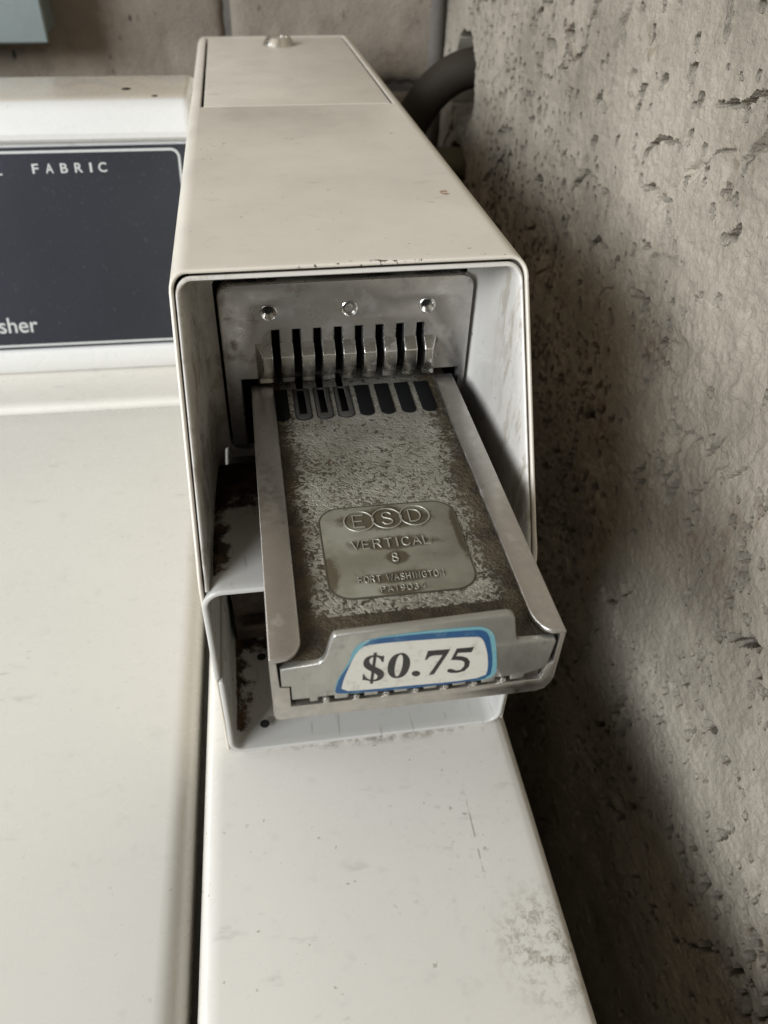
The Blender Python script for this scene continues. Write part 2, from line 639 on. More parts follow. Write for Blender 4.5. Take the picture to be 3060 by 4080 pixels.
# ragged cracks that follow parts of the skin edges
edge = 1 - sstep(np.abs(sk - 0.518), 0.002, 0.0075)
brk = sstep(fbm(Y * 26 + 71, Z * 22 + 75, 77, 3), 0.50, 0.60)
rel += 0.0035 * edge * brk
ck = np.abs(fbm(lean * 11 + 130, Z * 7 + 140, 70, 5, 0.6) - 0.5)
ckm = sstep(fbm(Y * 14 + 11, Z * 12 + 35, 78, 3), 0.56, 0.66)
rel += 0.0035 * (1 - sstep(ck, 0.0015, 0.005)) * ckm
# pits and worm-like tears, stamped one by one; crowded in places
wr = np.random.default_rng(5)
dep = np.zeros_like(rel)


def stamp(cy, cz, a, b, ang, depth):
    i0, i1 = np.searchsorted(ys, (cy - a - b, cy + a + b))
    j0, j1 = np.searchsorted(zs, (cz - a - b, cz + a + b))
    if i1 <= i0 or j1 <= j0:
        return
    dy, dz = Y[i0:i1, j0:j1] - cy, Z[i0:i1, j0:j1] - cz
    u = (dy * math.cos(ang) + dz * math.sin(ang)) / a
    w = (-dy * math.sin(ang) + dz * math.cos(ang)) / b
    d = depth * (1 - sstep(np.sqrt(u * u + w * w), 0.85, 1.1))
    dep[i0:i1, j0:j1] = np.maximum(dep[i0:i1, j0:j1], d)


for _ in range(8200):
    cy, cz = wr.uniform(-0.2, 0.6), wr.uniform(-0.28, 0.30)
    dens = float(sstep(fbm(np.array(cy * 9 + 20), np.array(cz * 7 + 15), 40, 3), 0.38, 0.58))
    if wr.random() > 0.16 + 0.84 * dens:
        continue
    big = wr.random() < 0.10
    ang = wr.normal(1.35, 0.35)
    for _k in range(wr.integers(3, 9) if big else wr.integers(1, 3)):
        q = wr.uniform(0.0007, 0.0019) if not big else wr.uniform(0.0012, 0.0023)
        stamp(cy, cz, q * wr.uniform(1.0, 1.9), q, ang, wr.uniform(0.008, 0.016))
        ang += wr.normal(0, 0.5)
        st = wr.uniform(0.0014, 0.0034)
        cy += st * math.cos(ang)
        cz += st * math.sin(ang) * (1 if wr.random() < 0.9 else -1)
for _ in range(20):
    cy, cz = wr.uniform(-0.15, 0.50), wr.uniform(-0.2, 0.28)
    ang = wr.uniform(0, 6.28)
    for _k in range(wr.integers(18, 70)):
        q = wr.uniform(0.0006, 0.0015)
        if wr.random() < 0.8:
            stamp(cy, cz, q * 1.7, q, ang, wr.uniform(0.004, 0.011))
        ang += wr.normal(0, 0.34)
        cy += 0.0020 * math.cos(ang)
        cz += 0.0020 * math.sin(ang)
rel += dep
rough_zone = 0.12 + 0.88 * sstep(fbm(lean * 10 + 33, Z * 6 + 5, 44, 3), 0.40, 0.58)
rel += 0.0034 * (fbm(lean * 58, Z * 70, 80, 5, 0.62) - 0.5) * rough_zone
rel += 0.0012 * (fbm(lean * 420, Z * 360, 85, 2) - 0.5)
rel += 0.0008 * (fbm(lean * 60, Z * 14, 90, 3) - 0.5)
X = WX + rel
for (hy, hz, ry, rz) in ((0.527, 0.151, 0.033, 0.038), (0.527, 0.082, 0.030, 0.021)):
    wob = 0.25 * (fbm(Y * 70, Z * 70, 100, 3) - 0.5)
    d = np.sqrt(((Y - hy) / ry) ** 2 + ((Z - hz) / rz) ** 2) + wob
    X = X + 0.30 * (1 - sstep(d, 0.93, 1.02))
wall = finish('side_wall', grid_mesh(np.stack([X, Y, Z], -1)), 'wall', smooth=48)
wall["label"] = "rough pitted grey concrete wall on the right of the washer"
wall["category"] = "wall"

# rear wall of concrete blocks
RW = 0.600
rear = thing('rear_wall', 'wall of grey concrete blocks behind the console and coin box', 'wall', (-0.4, RW, FLOOR_Z))


def block_mesh(w, h, seed):
    nx, nz = int(w / 0.006), int(h / 0.006)
    u = np.linspace(0, w, nx)
    v = np.linspace(0, h, nz)
    U, V = np.meshgrid(u, v, indexing='ij')
    e = np.minimum(np.minimum(U, w - U), np.minimum(V, h - V))
    y = 0.0035 * (1 - sstep(e, 0, 0.006)) + 0.0026 * (fbm(U * 160 + seed, V * 160, seed, 3, 0.6) - 0.5)
    y = y + 0.003 * sstep(fbm(U * 260 + seed, V * 230, seed + 9, 2), 0.72, 0.82)
    front = grid_mesh(np.stack([U, y, V], -1)[::-1])
    bm = bmesh.new()
    bm.from_mesh(front)
    ed = [q for q in bm.edges if q.is_boundary]
    r = bmesh.ops.extrude_edge_only(bm, edges=ed)
    vs = [q for q in r["geom"] if isinstance(q, bmesh.types.BMVert)]
    for q in vs:
        q.co.y = 0.06
    bmesh.ops.recalc_face_normals(bm, faces=bm.faces)
    me = bpy.data.meshes.new("b")
    bm.to_mesh(me)
    bm.free()
    for p in me.polygons:
        p.use_smooth = True
    me.materials.append(M['block'])
    return me


BW, BH, J = 0.394, 0.200, 0.007
blocks = [block_mesh(BW - J, BH - J, s) for s in (3, 8)]
half = block_mesh(0.1975 - J, BH - J, 5)
row = 0
z0 = 0.1325 - 5 * BH
for r_ in range(11):
    z = z0 + r_ * BH
    xr = 0.0247 if r_ % 2 == 1 else 0.222
    if r_ % 2 == 1:
        o = bpy.data.objects.new('block', half)
        col.objects.link(o)
        o.parent = rear
        o.location = (0.0247 + J / 2 + 0.4, 0, z + J / 2 - FLOOR_Z)
    for k in range(4):
        o = bpy.data.objects.new('block', blocks[(r_ + k) % 2])
        col.objects.link(o)
        o.parent = rear
        o.location = (xr - (k + 1) * BW + J / 2 + 0.4, 0, z + J / 2 - FLOOR_Z)
LR = (-0.4, RW, FLOOR_Z)
finish('mortar_bed', box_mesh(-1.6, 0.34, RW + 0.0045, RW + 0.05, FLOOR_Z, 1.2), 'mortar', rear, LR, smooth=None)
finish('mortar_joint', tube_mesh(catmull([(0.2105 + 0.001 * math.sin(k * 2.1), RW + 0.006, FLOOR_Z + k * 0.15) for k in range(15)], 4), 0.0085, 14), 'mortar', rear, LR)

# ------------------------------------------------------------------ hoses
hz = catmull([(0.150, 0.535, -0.25), (0.152, 0.530, -0.05), (0.158, 0.526, 0.06), (0.176, 0.522, 0.122), (0.206, 0.520, 0.157), (0.246, 0.520, 0.166), (0.30, 0.522, 0.160)], 10)
h1o = finish('drain_hose', tube_mesh(hz, 0.0155, 20), 'hose', smooth=60)
h1o["label"] = "thick dark rubber hose arching from behind the coin box into the wall hole"
h1o["category"] = "hose"
hz = catmull([(0.140, 0.52, 0.02), (0.165, 0.522, 0.075), (0.190, 0.522, 0.087), (0.225, 0.522, 0.087), (0.30, 0.522, 0.085)], 8)
h2o = finish('supply_hose', tube_mesh(hz, 0.0135, 18), 'hose2', smooth=60)
h2o["label"] = "short olive hose entering the concrete wall below the thick hose"
h2o["category"] = "hose"

# ------------------------------------------------------------------ galvanised box on the rear wall
JB = thing('junction_box', 'grey galvanised metal box fixed on the block wall at top left', 'metal box', (-0.25, 0.58, 0.18))
LJ = (-0.25, 0.58, 0.18)
finish('box_body', box_mesh(-0.40, -0.1185, 0.545, 0.599, 0.1845, 0.46), 'galv', JB, LJ, bevel=0.003)
finish('cover', box_mesh(-0.403, -0.1160, 0.5405, 0.5445, 0.1815, 0.463), 'galv', JB, LJ, bevel=0.0016)

# ------------------------------------------------------------------ washing machine
WA = -0.0191
WL = (0, 0, FLOOR_Z)
washer = thing('washing_machine', 'white enamel top-loading washer with a dark control panel', 'washer', WL, WA)
# the parts below are written in the washer's own axes, deck top at z = 0
XG, XR = -0.0122, 0.1278
deck_outline = [(XR, -0.46), (XR, 0.585), (-0.56, 0.585), (-0.56, 0.2915), (XG + 0.0018, 0.2915), (XG + 0.0018, -0.46)]
finish('top_deck', plate_mesh([deck_outline], 0.045, 0.009, UP(0), 4), 'deck', washer, WL, smooth=50)
lid_outline = rrect(-0.50, XG - 0.0018, -0.455, 0.2892, 0.022, 8)
lid_bm = plate_mesh([lid_outline], 0.030, 0.0105, UP(0.0008), 4)
finish('lid', lid_bm, 'lid', washer, WL, smooth=50)
cab = finish('cabinet', box_mesh(-0.56, XR - 0.001, -0.458, 0.583, FLOOR_Z + 0.02, -0.040), 'deck', washer, WL, bevel=0.004)
for sx in (-0.52, 0.09):
    for sy in (-0.42, 0.54):
        finish('leveling_foot', lathe_mesh([(0.018, 0), (0.02, 0.004), (0.012, 0.012), (0.006, 0.014), (0.006, 0.022)], Matrix.Translation((sx, sy, FLOOR_Z))), 'insert', washer, WL)


def extrude_x(profile, x0, x1, name, mat, parent, loc, smooth=30, round_end=0.0):
    n = len(profile)
    v, f = [], []
    cy = sum(p[0] for p in profile) / n
    cz = sum(p[1] for p in profile) / n
    stations = [(x0, 0.0), (x1 - round_end, 0.0)]
    if round_end:
        for k in range(1, 6):
            a = math.radians(90 * k / 5)
            stations.append((x1 - round_end + round_end * math.sin(a), round_end * (1 - math.cos(a))))
    for x, ins in stations:
        for y, z in profile:
            d = Vector((y - cy, z - cz))
            L = d.length
            s = max(L - ins, 0.0) / L
            v.append((x, cy + d.x * s, max(cz + d.y * s, 0.0005)))
    for i in range(len(stations) - 1):
        for k in range(n):
            f.append((i * n + k, i * n + (k + 1) % n, (i + 1) * n + (k + 1) % n, (i + 1) * n + k))
    f.append(tuple(range(n)))
    f.append(tuple(range((len(stations) - 1) * n, len(stations) * n)))
    me = from_data(v, f)
    bm = bmesh.new()
    bm.from_mesh(me)
    bmesh.ops.recalc_face_normals(bm, faces=bm.faces)
    bm.to_mesh(me)
    bm.free()
    return finish(name, me, mat, parent, loc, smooth=smooth)


CX = -0.0105
prof = [(0.3405, 0.0006), (0.3388, 0.004), (0.3384, 0.012), (0.3392, 0.0165), (0.3420, 0.0182), (0.3435, 0.0188), (0.3450, 0.0205),
        (0.3800, 0.1500), (0.3790, 0.1512), (0.3755, 0.1520), (0.3735, 0.1540), (0.3728, 0.1575), (0.3742, 0.1610), (0.3770, 0.1650), (0.3800, 0.1695),
        (0.3845, 0.1732), (0.3900, 0.1748), (0.3970, 0.1752), (0.4520, 0.1752), (0.4590, 0.1740), (0.4640, 0.1700), (0.4660, 0.163), (0.4660, 0.0006)]
con = extrude_x(prof, -0.56, CX, 'console', 'console', washer, WL, smooth=28, round_end=0.006)
# frame of the sloping control panel: a = along x, s = up the slope
A0 = Vector((0, 0.342, 0.020))
tdir = Vector((0, 0.036, 0.130)).normalized()
ndir = Vector((0, -tdir.z, tdir.y))


def PANEL(h):
    o = A0 + ndir * h
    return Matrix(((1, 0, 0, o.x), (0, tdir.y, ndir.y, o.y), (0, tdir.z, ndir.z, o.z), (0, 0, 0, 1)))


pan = finish('control_panel', plate_mesh([rrect(-0.555, CX - 0.004, -0.0005, 0.1335, 0.0015, 3)], 0.003, 0.0003, PANEL(0.0004)), 'panel', con, WL)
LW = 0.0016
ob = rrect(-0.30, CX - 0.0105, 0.0012, 0.1312, (0.006, 0.006, 0.0005, 0.0005), 8)
ib = rrect(-0.30 + LW, CX - 0.0105 - LW, 0.0012 + LW, 0.1312 - LW, (0.0045, 0.0045, 0.0003, 0.0003), 8)
finish('panel_border', plate_mesh([ob, ib], 0.0002, None, PANEL(0.0006)), 'print', con, WL, smooth=None)
for ch, d0, d1 in (('F', 68, 82), ('A', 97, 113.5), ('B', 129, 144.6), ('R', 160, 177), ('I', 192.5, 197.5), ('C', 211.6, 229.8)):
    x0 = -0.1122 + (d0 - 70) * 0.0003025 - 0.0069
    x1 = -0.1122 + (d1 - 70) * 0.0003025 - 0.0069
    me = text_mesh(ch, 0.0085, 0.00006, Matrix(), 0.00012)
    xs = [v.co.x for v in me.vertices]
    zs_ = [v.co.y for v in me.vertices]
    me.transform(PANEL(0.0006) @ Matrix.Translation((x0, 0.1172, 0)) @ Matrix.Diagonal(((x1 - x0) / (max(xs) - min(xs)), 0.0060 / (max(zs_) - min(zs_)), 1, 1)) @ Matrix.Translation((-min(xs), -min(zs_), 0)))
    finish('lettering', me, 'print', con, WL, smooth=None)
me = text_mesh('L', 0.0085, 0.00006, PANEL(0.0006) @ Matrix.Translation((-0.1437, 0.1168, 0)), 0.00012)
finish('lettering', me, 'print', con, WL, smooth=None)
me = text_mesh('washer', 0.0157, 0.00006, Matrix(), 0.0001, 'RIGHT')
xs = max(v.co.x for v in me.vertices)
me.transform(PANEL(0.0006) @ Matrix.Translation((-0.1290 - 0.0069 - xs, 0.0117, 0)))
finish('lettering', me, 'print', con, WL, smooth=None)
# screw dimples in the console top
finish('screw_hole', lathe_mesh([(0.0034, 0), (0.0030, 0.00025), (0.0018, 0.0004)], Matrix.Translation((-0.0548, 0.4125, 0.17515))), 'insert', con, WL)
finish('screw_hole', lathe_mesh([(0.0022, 0), (0.0018, 0.0002)], Matrix.Translation((-0.0342, 0.3925, 0.17505))), 'rust', con, WL)

# ------------------------------------------------------------------ coin meter
W, H1, Y2, H2, D, H3 = 0.125, 0.1018, 0.0580, 0.1952, 0.5399, 0.1856
ztop = lambda y: H2 + (H3 - H2) * (y - Y2) / (D - Y2)


def yfront(z):
    t = (z - H1) / (H2 - H1)
    if t <= -0.03:
        return 0.0
    if t < 0.05:      # softened bend where the hood starts to lean back
        return Y2 * (t + 0.03) ** 2 / 0.16 * 1.0
    return Y2 * t if t > 0.06 else Y2 * max(t, (t + 0.03) ** 2 / 0.16)


meter = thing('coin_meter', 'cream metal coin box with a steel coin slide priced $0.75', 'coin meter', (0, 0, 0))


def u_path(i, zs, r, levels, xsplit=()):
    """left foot, up, across the top, down the right: entries are (x, zfun)"""
    rr = max(r - i, 0.0012)
    P = []
    side = []
    for t in levels:
        side.append((lambda y, t=t: zs + (ztop(y) - i - rr - zs) * t))
    P += [(i, f) for f in side]
    n = 6
    for k in range(1, n + 1):
        a = math.radians(90 * k / n)
        P.append((i + rr - rr * math.cos(a), lambda y, a=a: ztop(y) - i - rr + rr * math.sin(a)))
    for x in xsplit:
        P.append((x, lambda y: ztop(y) - i))
    for k in range(n):
        a = math.radians(90 - 90 * k / n)
        P.append((W - i - rr + rr * math.cos(a), lambda y, a=a: ztop(y) - i - rr + rr * math.sin(a)))
    P += [(W - i, f) for f in reversed(side)]
    return P


def front_of(f):
    y = 0.03
    for _ in range(6):
        y = yfront(f(y))
    return y


# outer housing: sheet with an opening at the back of its top for the access door
DX0, DX1, DY0, DY1 = 0.0072, 0.1178, 0.2935, 0.5335
lv = [0.0, 0.25, 0.48, 0.515, 0.535, 0.555, 0.58, 0.62, 0.75, 1.0]
P = u_path(0.0, 0.0008, 0.0062, lv, (DX0, 0.03, 0.0625, 0.095, DX1))
rows = []
for x, f in P:
    y0 = front_of(f)
    ysr = [y0, y0 + 0.004, 0.5 * (y0 + DY0), DY0, DY1, D - 0.002, D]
    rows.append([(x, y, f(y)) for y in ysr])
nr = 7
v = [q for r_ in rows for q in r_]
f = []
for a in range(len(P) - 1):
    for b in range(nr - 1):
        if b == 3 and P[a][0] >= DX0 - 1e-6 and P[a + 1][0] <= DX1 + 1e-6 and 0.1 < P[a][1](0.3) and abs(P[a][1](0.3) - ztop(0.3)) < 1e-6 and abs(P[a + 1][1](0.3) - ztop(0.3)) < 1e-6:
            continue
        f.append((a * nr + b, (a + 1) * nr + b, (a + 1) * nr + b + 1, a * nr + b + 1))
me = from_data(v, f)
me.flip_normals() if me.polygons[0].normal.x > 0 else None
shell = finish('housing', me, 'cream', meter, smooth=40)
sm = shell.modifiers.new("sheet", 'SOLIDIFY')
sm.thickness = 0.0015
sm.offset = -1
bv = shell.modifiers.new("edge", 'BEVEL')
bv.width = 0.0008
bv.segments = 3
bv.limit_method = 'ANGLE'
bv.angle_limit = math.radians(50)
finish('rear_panel', box_mesh(0.0022, W - 0.0022, D - 0.004, D - 0.0015, 0.001, H3 - 0.004), 'cream', meter, smooth=None)
# near-black sheet under the access door, standing in for shade in the joint
slope = math.atan2(H3 - H2, D - Y2)


def TOP(y0, h):
    """local xy plane lying on the sloping top, origin at (0, y0)"""
    return Matrix.Translation((0, y0, ztop(y0) + h)) @ Matrix.Rotation(slope, 4, 'X')


LD = DY1 - DY0
door = finish('access_door', plate_mesh([rrect(DX0 + 0.0016, DX1 - 0.0012, 0.0004, LD - 0.0006, 0.0012, 3)], 0.0022, 0.0006, TOP(DY0, -0.0001), 2), 'cream', meter, smooth=40)
finish('door_gap_shade', plate_mesh([rrect(DX0 - 0.004, DX1 + 0.004, -0.004, LD + 0.003, 0.001, 2)], 0.001, None, TOP(DY0, -0.0048)), 'dark', meter, smooth=None)
lockm = TOP(0.4960, 0.0) @ Matrix.Translation((0.0632, 0, 0))
lock = finish('lock', lathe_mesh([(0.0120, 0.0), (0.0121, 0.0006), (0.0117, 0.0012), (0.0094, 0.0052), (0.0088, 0.0057), (0.0078, 0.0057), (0.0070, 0.0052), (0.0070, 0.0036), (0.0060, 0.0034), (0.0030, 0.0034), (0.0028, 0.0042), (0.0001, 0.0042)], lockm, 36), 'chrome', meter, smooth=30)
finish('keyway', lathe_mesh([(0.0052, 0.0035), (0.0052, 0.0037), (0.0031, 0.0037), (0.0031, 0.0035)], lockm, 24), 'black', lock, smooth=None)

# recessed tub round the coin mechanism: rolled lip, flared sides, flat back with a rounded opening
YPAN = 0.0890
tub_rings = [(0.0032, 'f', 0.0045), (0.0021, 'f', 0.0016), (0.0021, 'f', 0.0009), (0.0026, 'f', 0.0003), (0.0031, 'f', 0.0005), (0.0036, 'f', 0.0014),
             (0.0042, 'l', 0.12), (0.0050, 'l', 0.40), (0.0062, 'l', 0.72), (0.0074, 'l', 0.88), (0.0092, 'l', 0.965), (0.0112, 'l', 0.995), (0.0126, 'l', 1.0)]
lv2 = [0, 0.1, 0.25, 0.4, 0.55, 0.7, 0.85, 1.0]
ZS = 0.1005
v, f = [], []
for i, mode, q in tub_rings:
    P = u_path(i, ZS, 0.0062 + 0.55 * i, lv2, (0.03, 0.0625, 0.095))
    for x, fn in P:
        yf = front_of(fn)
        y = yf + q if mode == 'f' else yf + (YPAN - yf) * q
        v.append((x, y, fn(y)))
n = len(P)
for a in range(len(tub_rings) - 1):
    for b in range(n - 1):
        f.append((a * n + b, a * n + b + 1, (a + 1) * n + b + 1, (a + 1) * n + b))
bm = bmesh.new()
bv_ = [bm.verts.new(q) for q in v]
for q in f:
    bm.faces.new([bv_[k] for k in q])
last = bv_[(len(tub_rings) - 1) * n:]
lo_l = bm.verts.new((last[0].co.x, YPAN, 0.0945))
lo_r = bm.verts.new((last[-1].co.x, YPAN, 0.0945))
loop = last + [lo_r, lo_l]
edges = []
for a, b in zip(loop, loop[1:] + loop[:1]):
    e = bm.edges.get((a, b)) or bm.edges.new((a, b))
    edges.append(e)
hole = [bm.verts.new((x, YPAN, z)) for x, z in rrect(0.0122, 0.1155, 0.0985, 0.1800, 0.006, 6)]
for a, b in zip(hole, hole[1:] + hole[:1]):
    edges.append(bm.edges.new((a, b)))
bmesh.ops.triangle_fill(bm, use_beauty=True, use_dissolve=False, edges=edges, normal=(0, -1, 0))
# the opening has a turned-in edge
r = bmesh.ops.extrude_edge_only(bm, edges=[bm.edges.get((a, b)) for a, b in zip(hole, hole[1:] + hole[:1])])
for q in r["geom"]:
    if isinstance(q, bmesh.types.BMVert):
        q.co.y += 0.004
bmesh.ops.recalc_face_normals(bm, faces=bm.faces)
me = bpy.data.meshes.new("tub")
bm.to_mesh(me)
bm.free()
tub = finish('recess_surround', me, 'tub', meter, smooth=50)
finish('recess_shade_sheet', box_mesh(0.003, W - 0.003, 0.0985, 0.1000, 0.094, 0.187), 'dark', meter, smooth=None)  # near-black sheet added to give the shade behind slots and gaps

# lower tray in two folded pieces
def fold(path, y0, y1, th, name, mat, closed_normal=1, drop=0.0):
    v, f = [], []
    for y in (y0, y0 + 0.004, (y0 + y1) / 2, y1):
        v += [(x, y, z - drop * (y - y0) / (y1 - y0) * min(max((z - 0.07) / 0.025, 0.0), 1.0)) for x, z in path]
    n = len(path)
    for a in range(3):
        for b in range(n - 1):
            f.append((a * n + b, a * n + b + 1, (a + 1) * n + b + 1, (a + 1) * n + b))
    me = from_data(v, f)
    o = finish(name, me, mat, meter, smooth=40)
    s = o.modifiers.new("sheet", 'SOLIDIFY')
    s.thickness = th
    s.offset = closed_normal
    b = o.modifiers.new("edge", 'BEVEL')
    b.width = 0.0009
    b.segments = 3
    b.limit_method = 'ANGLE'
    b.angle_limit = math.radians(50)
    return o


def arc(cx, cz, r, a0, a1, n=6):
    return [(cx + r * math.cos(math.radians(a0 + (a1 - a0) * k / n)), cz + r * math.sin(math.radians(a0 + (a1 - a0) * k / n))) for k in range(n + 1)]


up = [(0.0024, 0.0520), (0.0024, 0.070)] + arc(0.0084, 0.0935, 0.0060, 180, 90) + [(0.03, 0.0995), (0.095, 0.0995)] + arc(0.1166, 0.0935, 0.0060, 90, 0) + [(0.1226, 0.070), (0.1226, 0.0520)]
fold(up, -0.0012, 0.0885, 0.0022, 'tray_hood', 'tray', 1, 0.0105)
dn = [(0.0036, 0.0500), (0.0036, 0.025)] + arc(0.0090, 0.0072, 0.0056, 180, 270) + [(0.03, 0.0016), (0.095, 0.0016)] + arc(0.1160, 0.0072, 0.0056, 270, 360) + [(0.1216, 0.025), (0.1216, 0.0500)]
fold(dn, -0.0012, 0.0870, 0.0022, 'tray_base', 'tray', -1)
finish('tray_back', box_mesh(0.006, 0.119, 0.0600, 0.0615, 0.004, 0.086), 'rust', meter, smooth=None)
finish('tray_bracket', box_mesh(0.0095, 0.115, 0.0530, 0.0595, 0.018, 0.0215), 'rust', meter, bevel=0.0005)
for hx, hy in ((0.0173, 0.0478), (0.0171, 0.0096)):
    finish('drain_hole', lathe_mesh([(0.0022, 0.0), (0.0020, 0.00015), (0.0016, 0.0002)], Matrix.Translation((hx, hy, 0.0039)), 18), 'black', meter, smooth=None)

# ---- faceplate with eight coin slots
YP = 0.0840
SLOT = [0.0352 + 0.00838 * k for k in range(8)]
fx0, fx1, fz0, fz1 = 0.0140, 0.1143, 0.1040, 0.1775
rc = rrect(fx0, fx1, fz0, fz1, (0.0055, 0.0055, 0.0, 0.0), 6)
SW = 0.0016
notch = [(0.0204, fz0), (0.0204, 0.1365)]
for x in SLOT:
    notch += [(x - SW, 0.1365), (x - SW, 0.1580), (x + SW, 0.1580), (x + SW, 0.1365)]
notch += [(0.1115, 0.1365), (0.1115, fz0)]
outline = rc[:-1] + notch + [rc[-1]]
holes = []
screws = [(0.0331, 0.1656), (0.0648, 0.1656), (0.0960, 0.1654)]
holes += [circle(x, z, 0.0026) for x, z in screws]
face = finish('faceplate', plate_mesh([outline] + holes, 0.0060, 0.0006, FRONT(YP), 2), 'face', meter, smooth=40)
for k, (x, z) in enumerate(screws):
    mt = FRONT(YP) @ Matrix.Translation((x, z, 0))
    finish('countersink', lathe_mesh([(0.0034, 0.0001), (0.0031, 0.00035), (0.0028, 0.0002), (0.0014, -0.0022), (0.0013, -0.0040)], mt, 24), 'bright', face, smooth=25)
    if k == 1:
        finish('rivet', lathe_mesh([(0.0021, -0.0018), (0.0018, -0.0009), (0.0008, -0.0006), (0.0001, -0.0006)], mt, 20), 'face', face)
    else:
        finish('screw_hole', lathe_mesh([(0.00145, -0.0023), (0.0001, -0.0023)], mt, 18), 'black', face, smooth=None)
# the ridge that carries the slots, one worn piece between each pair of slots
rp = [(0.0, 0.1526), (0.0044, 0.1486), (0.0046, 0.1482), (0.0046, 0.1432), (0.0042, 0.1412), (0.0034, 0.1394), (0.0024, 0.1382), (0.0016, 0.1374), (0.0016, 0.1352), (0.0, 0.1352)]
edgesx = [0.0268] + [q for x in SLOT for q in (x - SW, x + SW)] + [0.1008]
for k in range(0, len(edgesx), 2):
    x0, x1 = edgesx[k], edgesx[k + 1]
    v, f = [], []
    for x, e in ((x0, 0), (x1, 1)):
        for d, z in rp:
            xx = x
            if k == 0 and e == 0:
                xx = x + d * 0.62
            if k == len(edgesx) - 2 and e == 1:
                xx = x - d * 0.45
            v.append((xx, YP - d + 0.0001, z))
    n = len(rp)
    for b in range(n):
        f.append((b, (b + 1) % n, n + (b + 1) % n, n + b))
    f += [tuple(range(n)), tuple(range(n, 2 * n))]
    me = from_data(v, f)
    bm = bmesh.new()
    bm.from_mesh(me)
    bmesh.ops.recalc_face_normals(bm, faces=bm.faces)
    bm.to_mesh(me)
    bm.free()
    finish('slot_ridge', me, 'bright', face, smooth=14, bevel=0.00025)

# ---- coin slide
SL, SR, ZR, YF = 0.0238, 0.1086, 0.1342, -0.0606
ZF = ZR - 0.0034
ch = [(SL, ZR - 0.0012), (SL, 0.1088)] + [(SL + 0.0006, 0.1072), (SL + 0.0018, 0.1066)] + [(SR - 0.0046, 0.1066), (SR - 0.0022, 0.1076), (SR - 0.0006, 0.1102), (SR, 0.1130), (SR, ZR - 0.0012),
      (SR - 0.0016, ZR - 0.0012), (SR - 0.0016, 0.1200), (SR - 0.0036, 0.1190), (SR - 0.0042, 0.1126), (0.0290, 0.1126), (0.0290, 0.1216), (0.0262, 0.1220), (0.0258, ZR - 0.0012)]
slide = finish('coin_slide', plate_mesh([ch], 0.1440, 0.0003, FRONT(YF)), 'steel', meter, smooth=35)
# folded-over rail lips with rounded front corners
left = [(SL, YF), (SL, 0.0836), (0.0330, 0.0836), (0.0330, YF + 0.0065)] + [(0.0330 - 0.0062 + 0.0062 * math.cos(a), YF + 0.0065 - 0.0062 * math.sin(a)) for a in (math.radians(15 * k) for k in range(1, 7))]
right = [(SR, YF), (SR, 0.0836), (0.1003, 0.0836), (0.1003, YF + 0.0095)] + [(0.1003 + 0.0055 * (1 - math.cos(a)), YF + 0.0095 - 0.0092 * math.sin(a)) for a in (math.radians(15 * k) for k in range(1, 7))]
finish('rail', plate_mesh([left], 0.0016, 0.0005, UP(ZR), 2), 'steel', slide, smooth=40)
finish('rail', plate_mesh([right], 0.0016, 0.0005, UP(ZR), 2), 'steel', slide, smooth=40)
plate_slots = []
for k in (1, 2, 3):
    xc = SLOT[k] + 0.0003 + 0.00012 * k
    plate_slots.append([(xc - 0.0016, 0.0970), (xc - 0.0016, 0.0645), (xc + 0.0016, 0.0645), (xc + 0.0016, 0.0970)])
finish('slide_plate', plate_mesh([[(0.0262, YF + 0.0018), (SR - 0.0020, YF + 0.0018), (SR - 0.0020, 0.0980), (0.0262, 0.0980)]] + plate_slots, 0.003, None, UP(ZF)), 'slide', slide, smooth=None)
badge = finish('badge', plate_mesh([rrect(0.0434, 0.0897, -0.0376, 0.0046, 0.0072, 8)], 0.0008, 0.0002, UP(ZF + 0.00025)), 'badge', slide)
rim = [rrect(0.0431, 0.0900, -0.0379, 0.0049, 0.0075, 8), rrect(0.0437, 0.0894, -0.0373, 0.0043, 0.0069, 8)]
finish('badge_rim', plate_mesh(rim, 0.0007, 0.0001, UP(ZF + 0.00032)), 'groove', slide)
# coin channels in the floor of the slide: three open ones, five closed with black blanks
for k, x in enumerate(SLOT):
    xc = x + 0.0003 + 0.00012 * k
    w = 0.0030
    cap = [(xc - w, 0.0835), (xc + w, 0.0835)] + [(xc + w * math.cos(a), 0.0632 - w * math.sin(a) * 0.9) for a in (math.radians(18 * q) for q in range(11))]
    if k in (1, 2, 3):
        sl = [(xc - 0.0016, 0.0830), (xc + 0.0016, 0.0830), (xc + 0.0016, 0.0645), (xc - 0.0016, 0.0645)]
        finish('coin_channel', plate_mesh([cap, sl], 0.0010, 0.0002, UP(ZF + 0.0003)), 'dim', slide, smooth=30)
        finish('slot_shade_sheet', plate_mesh([[(a + (0.001 if a > xc else -0.001), b) for a, b in sl]], 0.0004, None, UP(ZF - 0.0042)), 'black', slide, smooth=None)  # black sheet below the cut slot, its colour stands for the shade
        rm = [(a + (a - xc) * 0.16, b - (0.0006 if b < 0.07 else 0)) for a, b in cap]
        finish('channel_groove', plate_mesh([rm, sl], 0.0005, None, UP(ZF + 0.0002)), 'black', slide, smooth=None)
    else:
        finish('channel_blank', plate_mesh([cap], 0.0010, 0.0002, UP(ZF + 0.0004)), 'insert', slide, smooth=30)

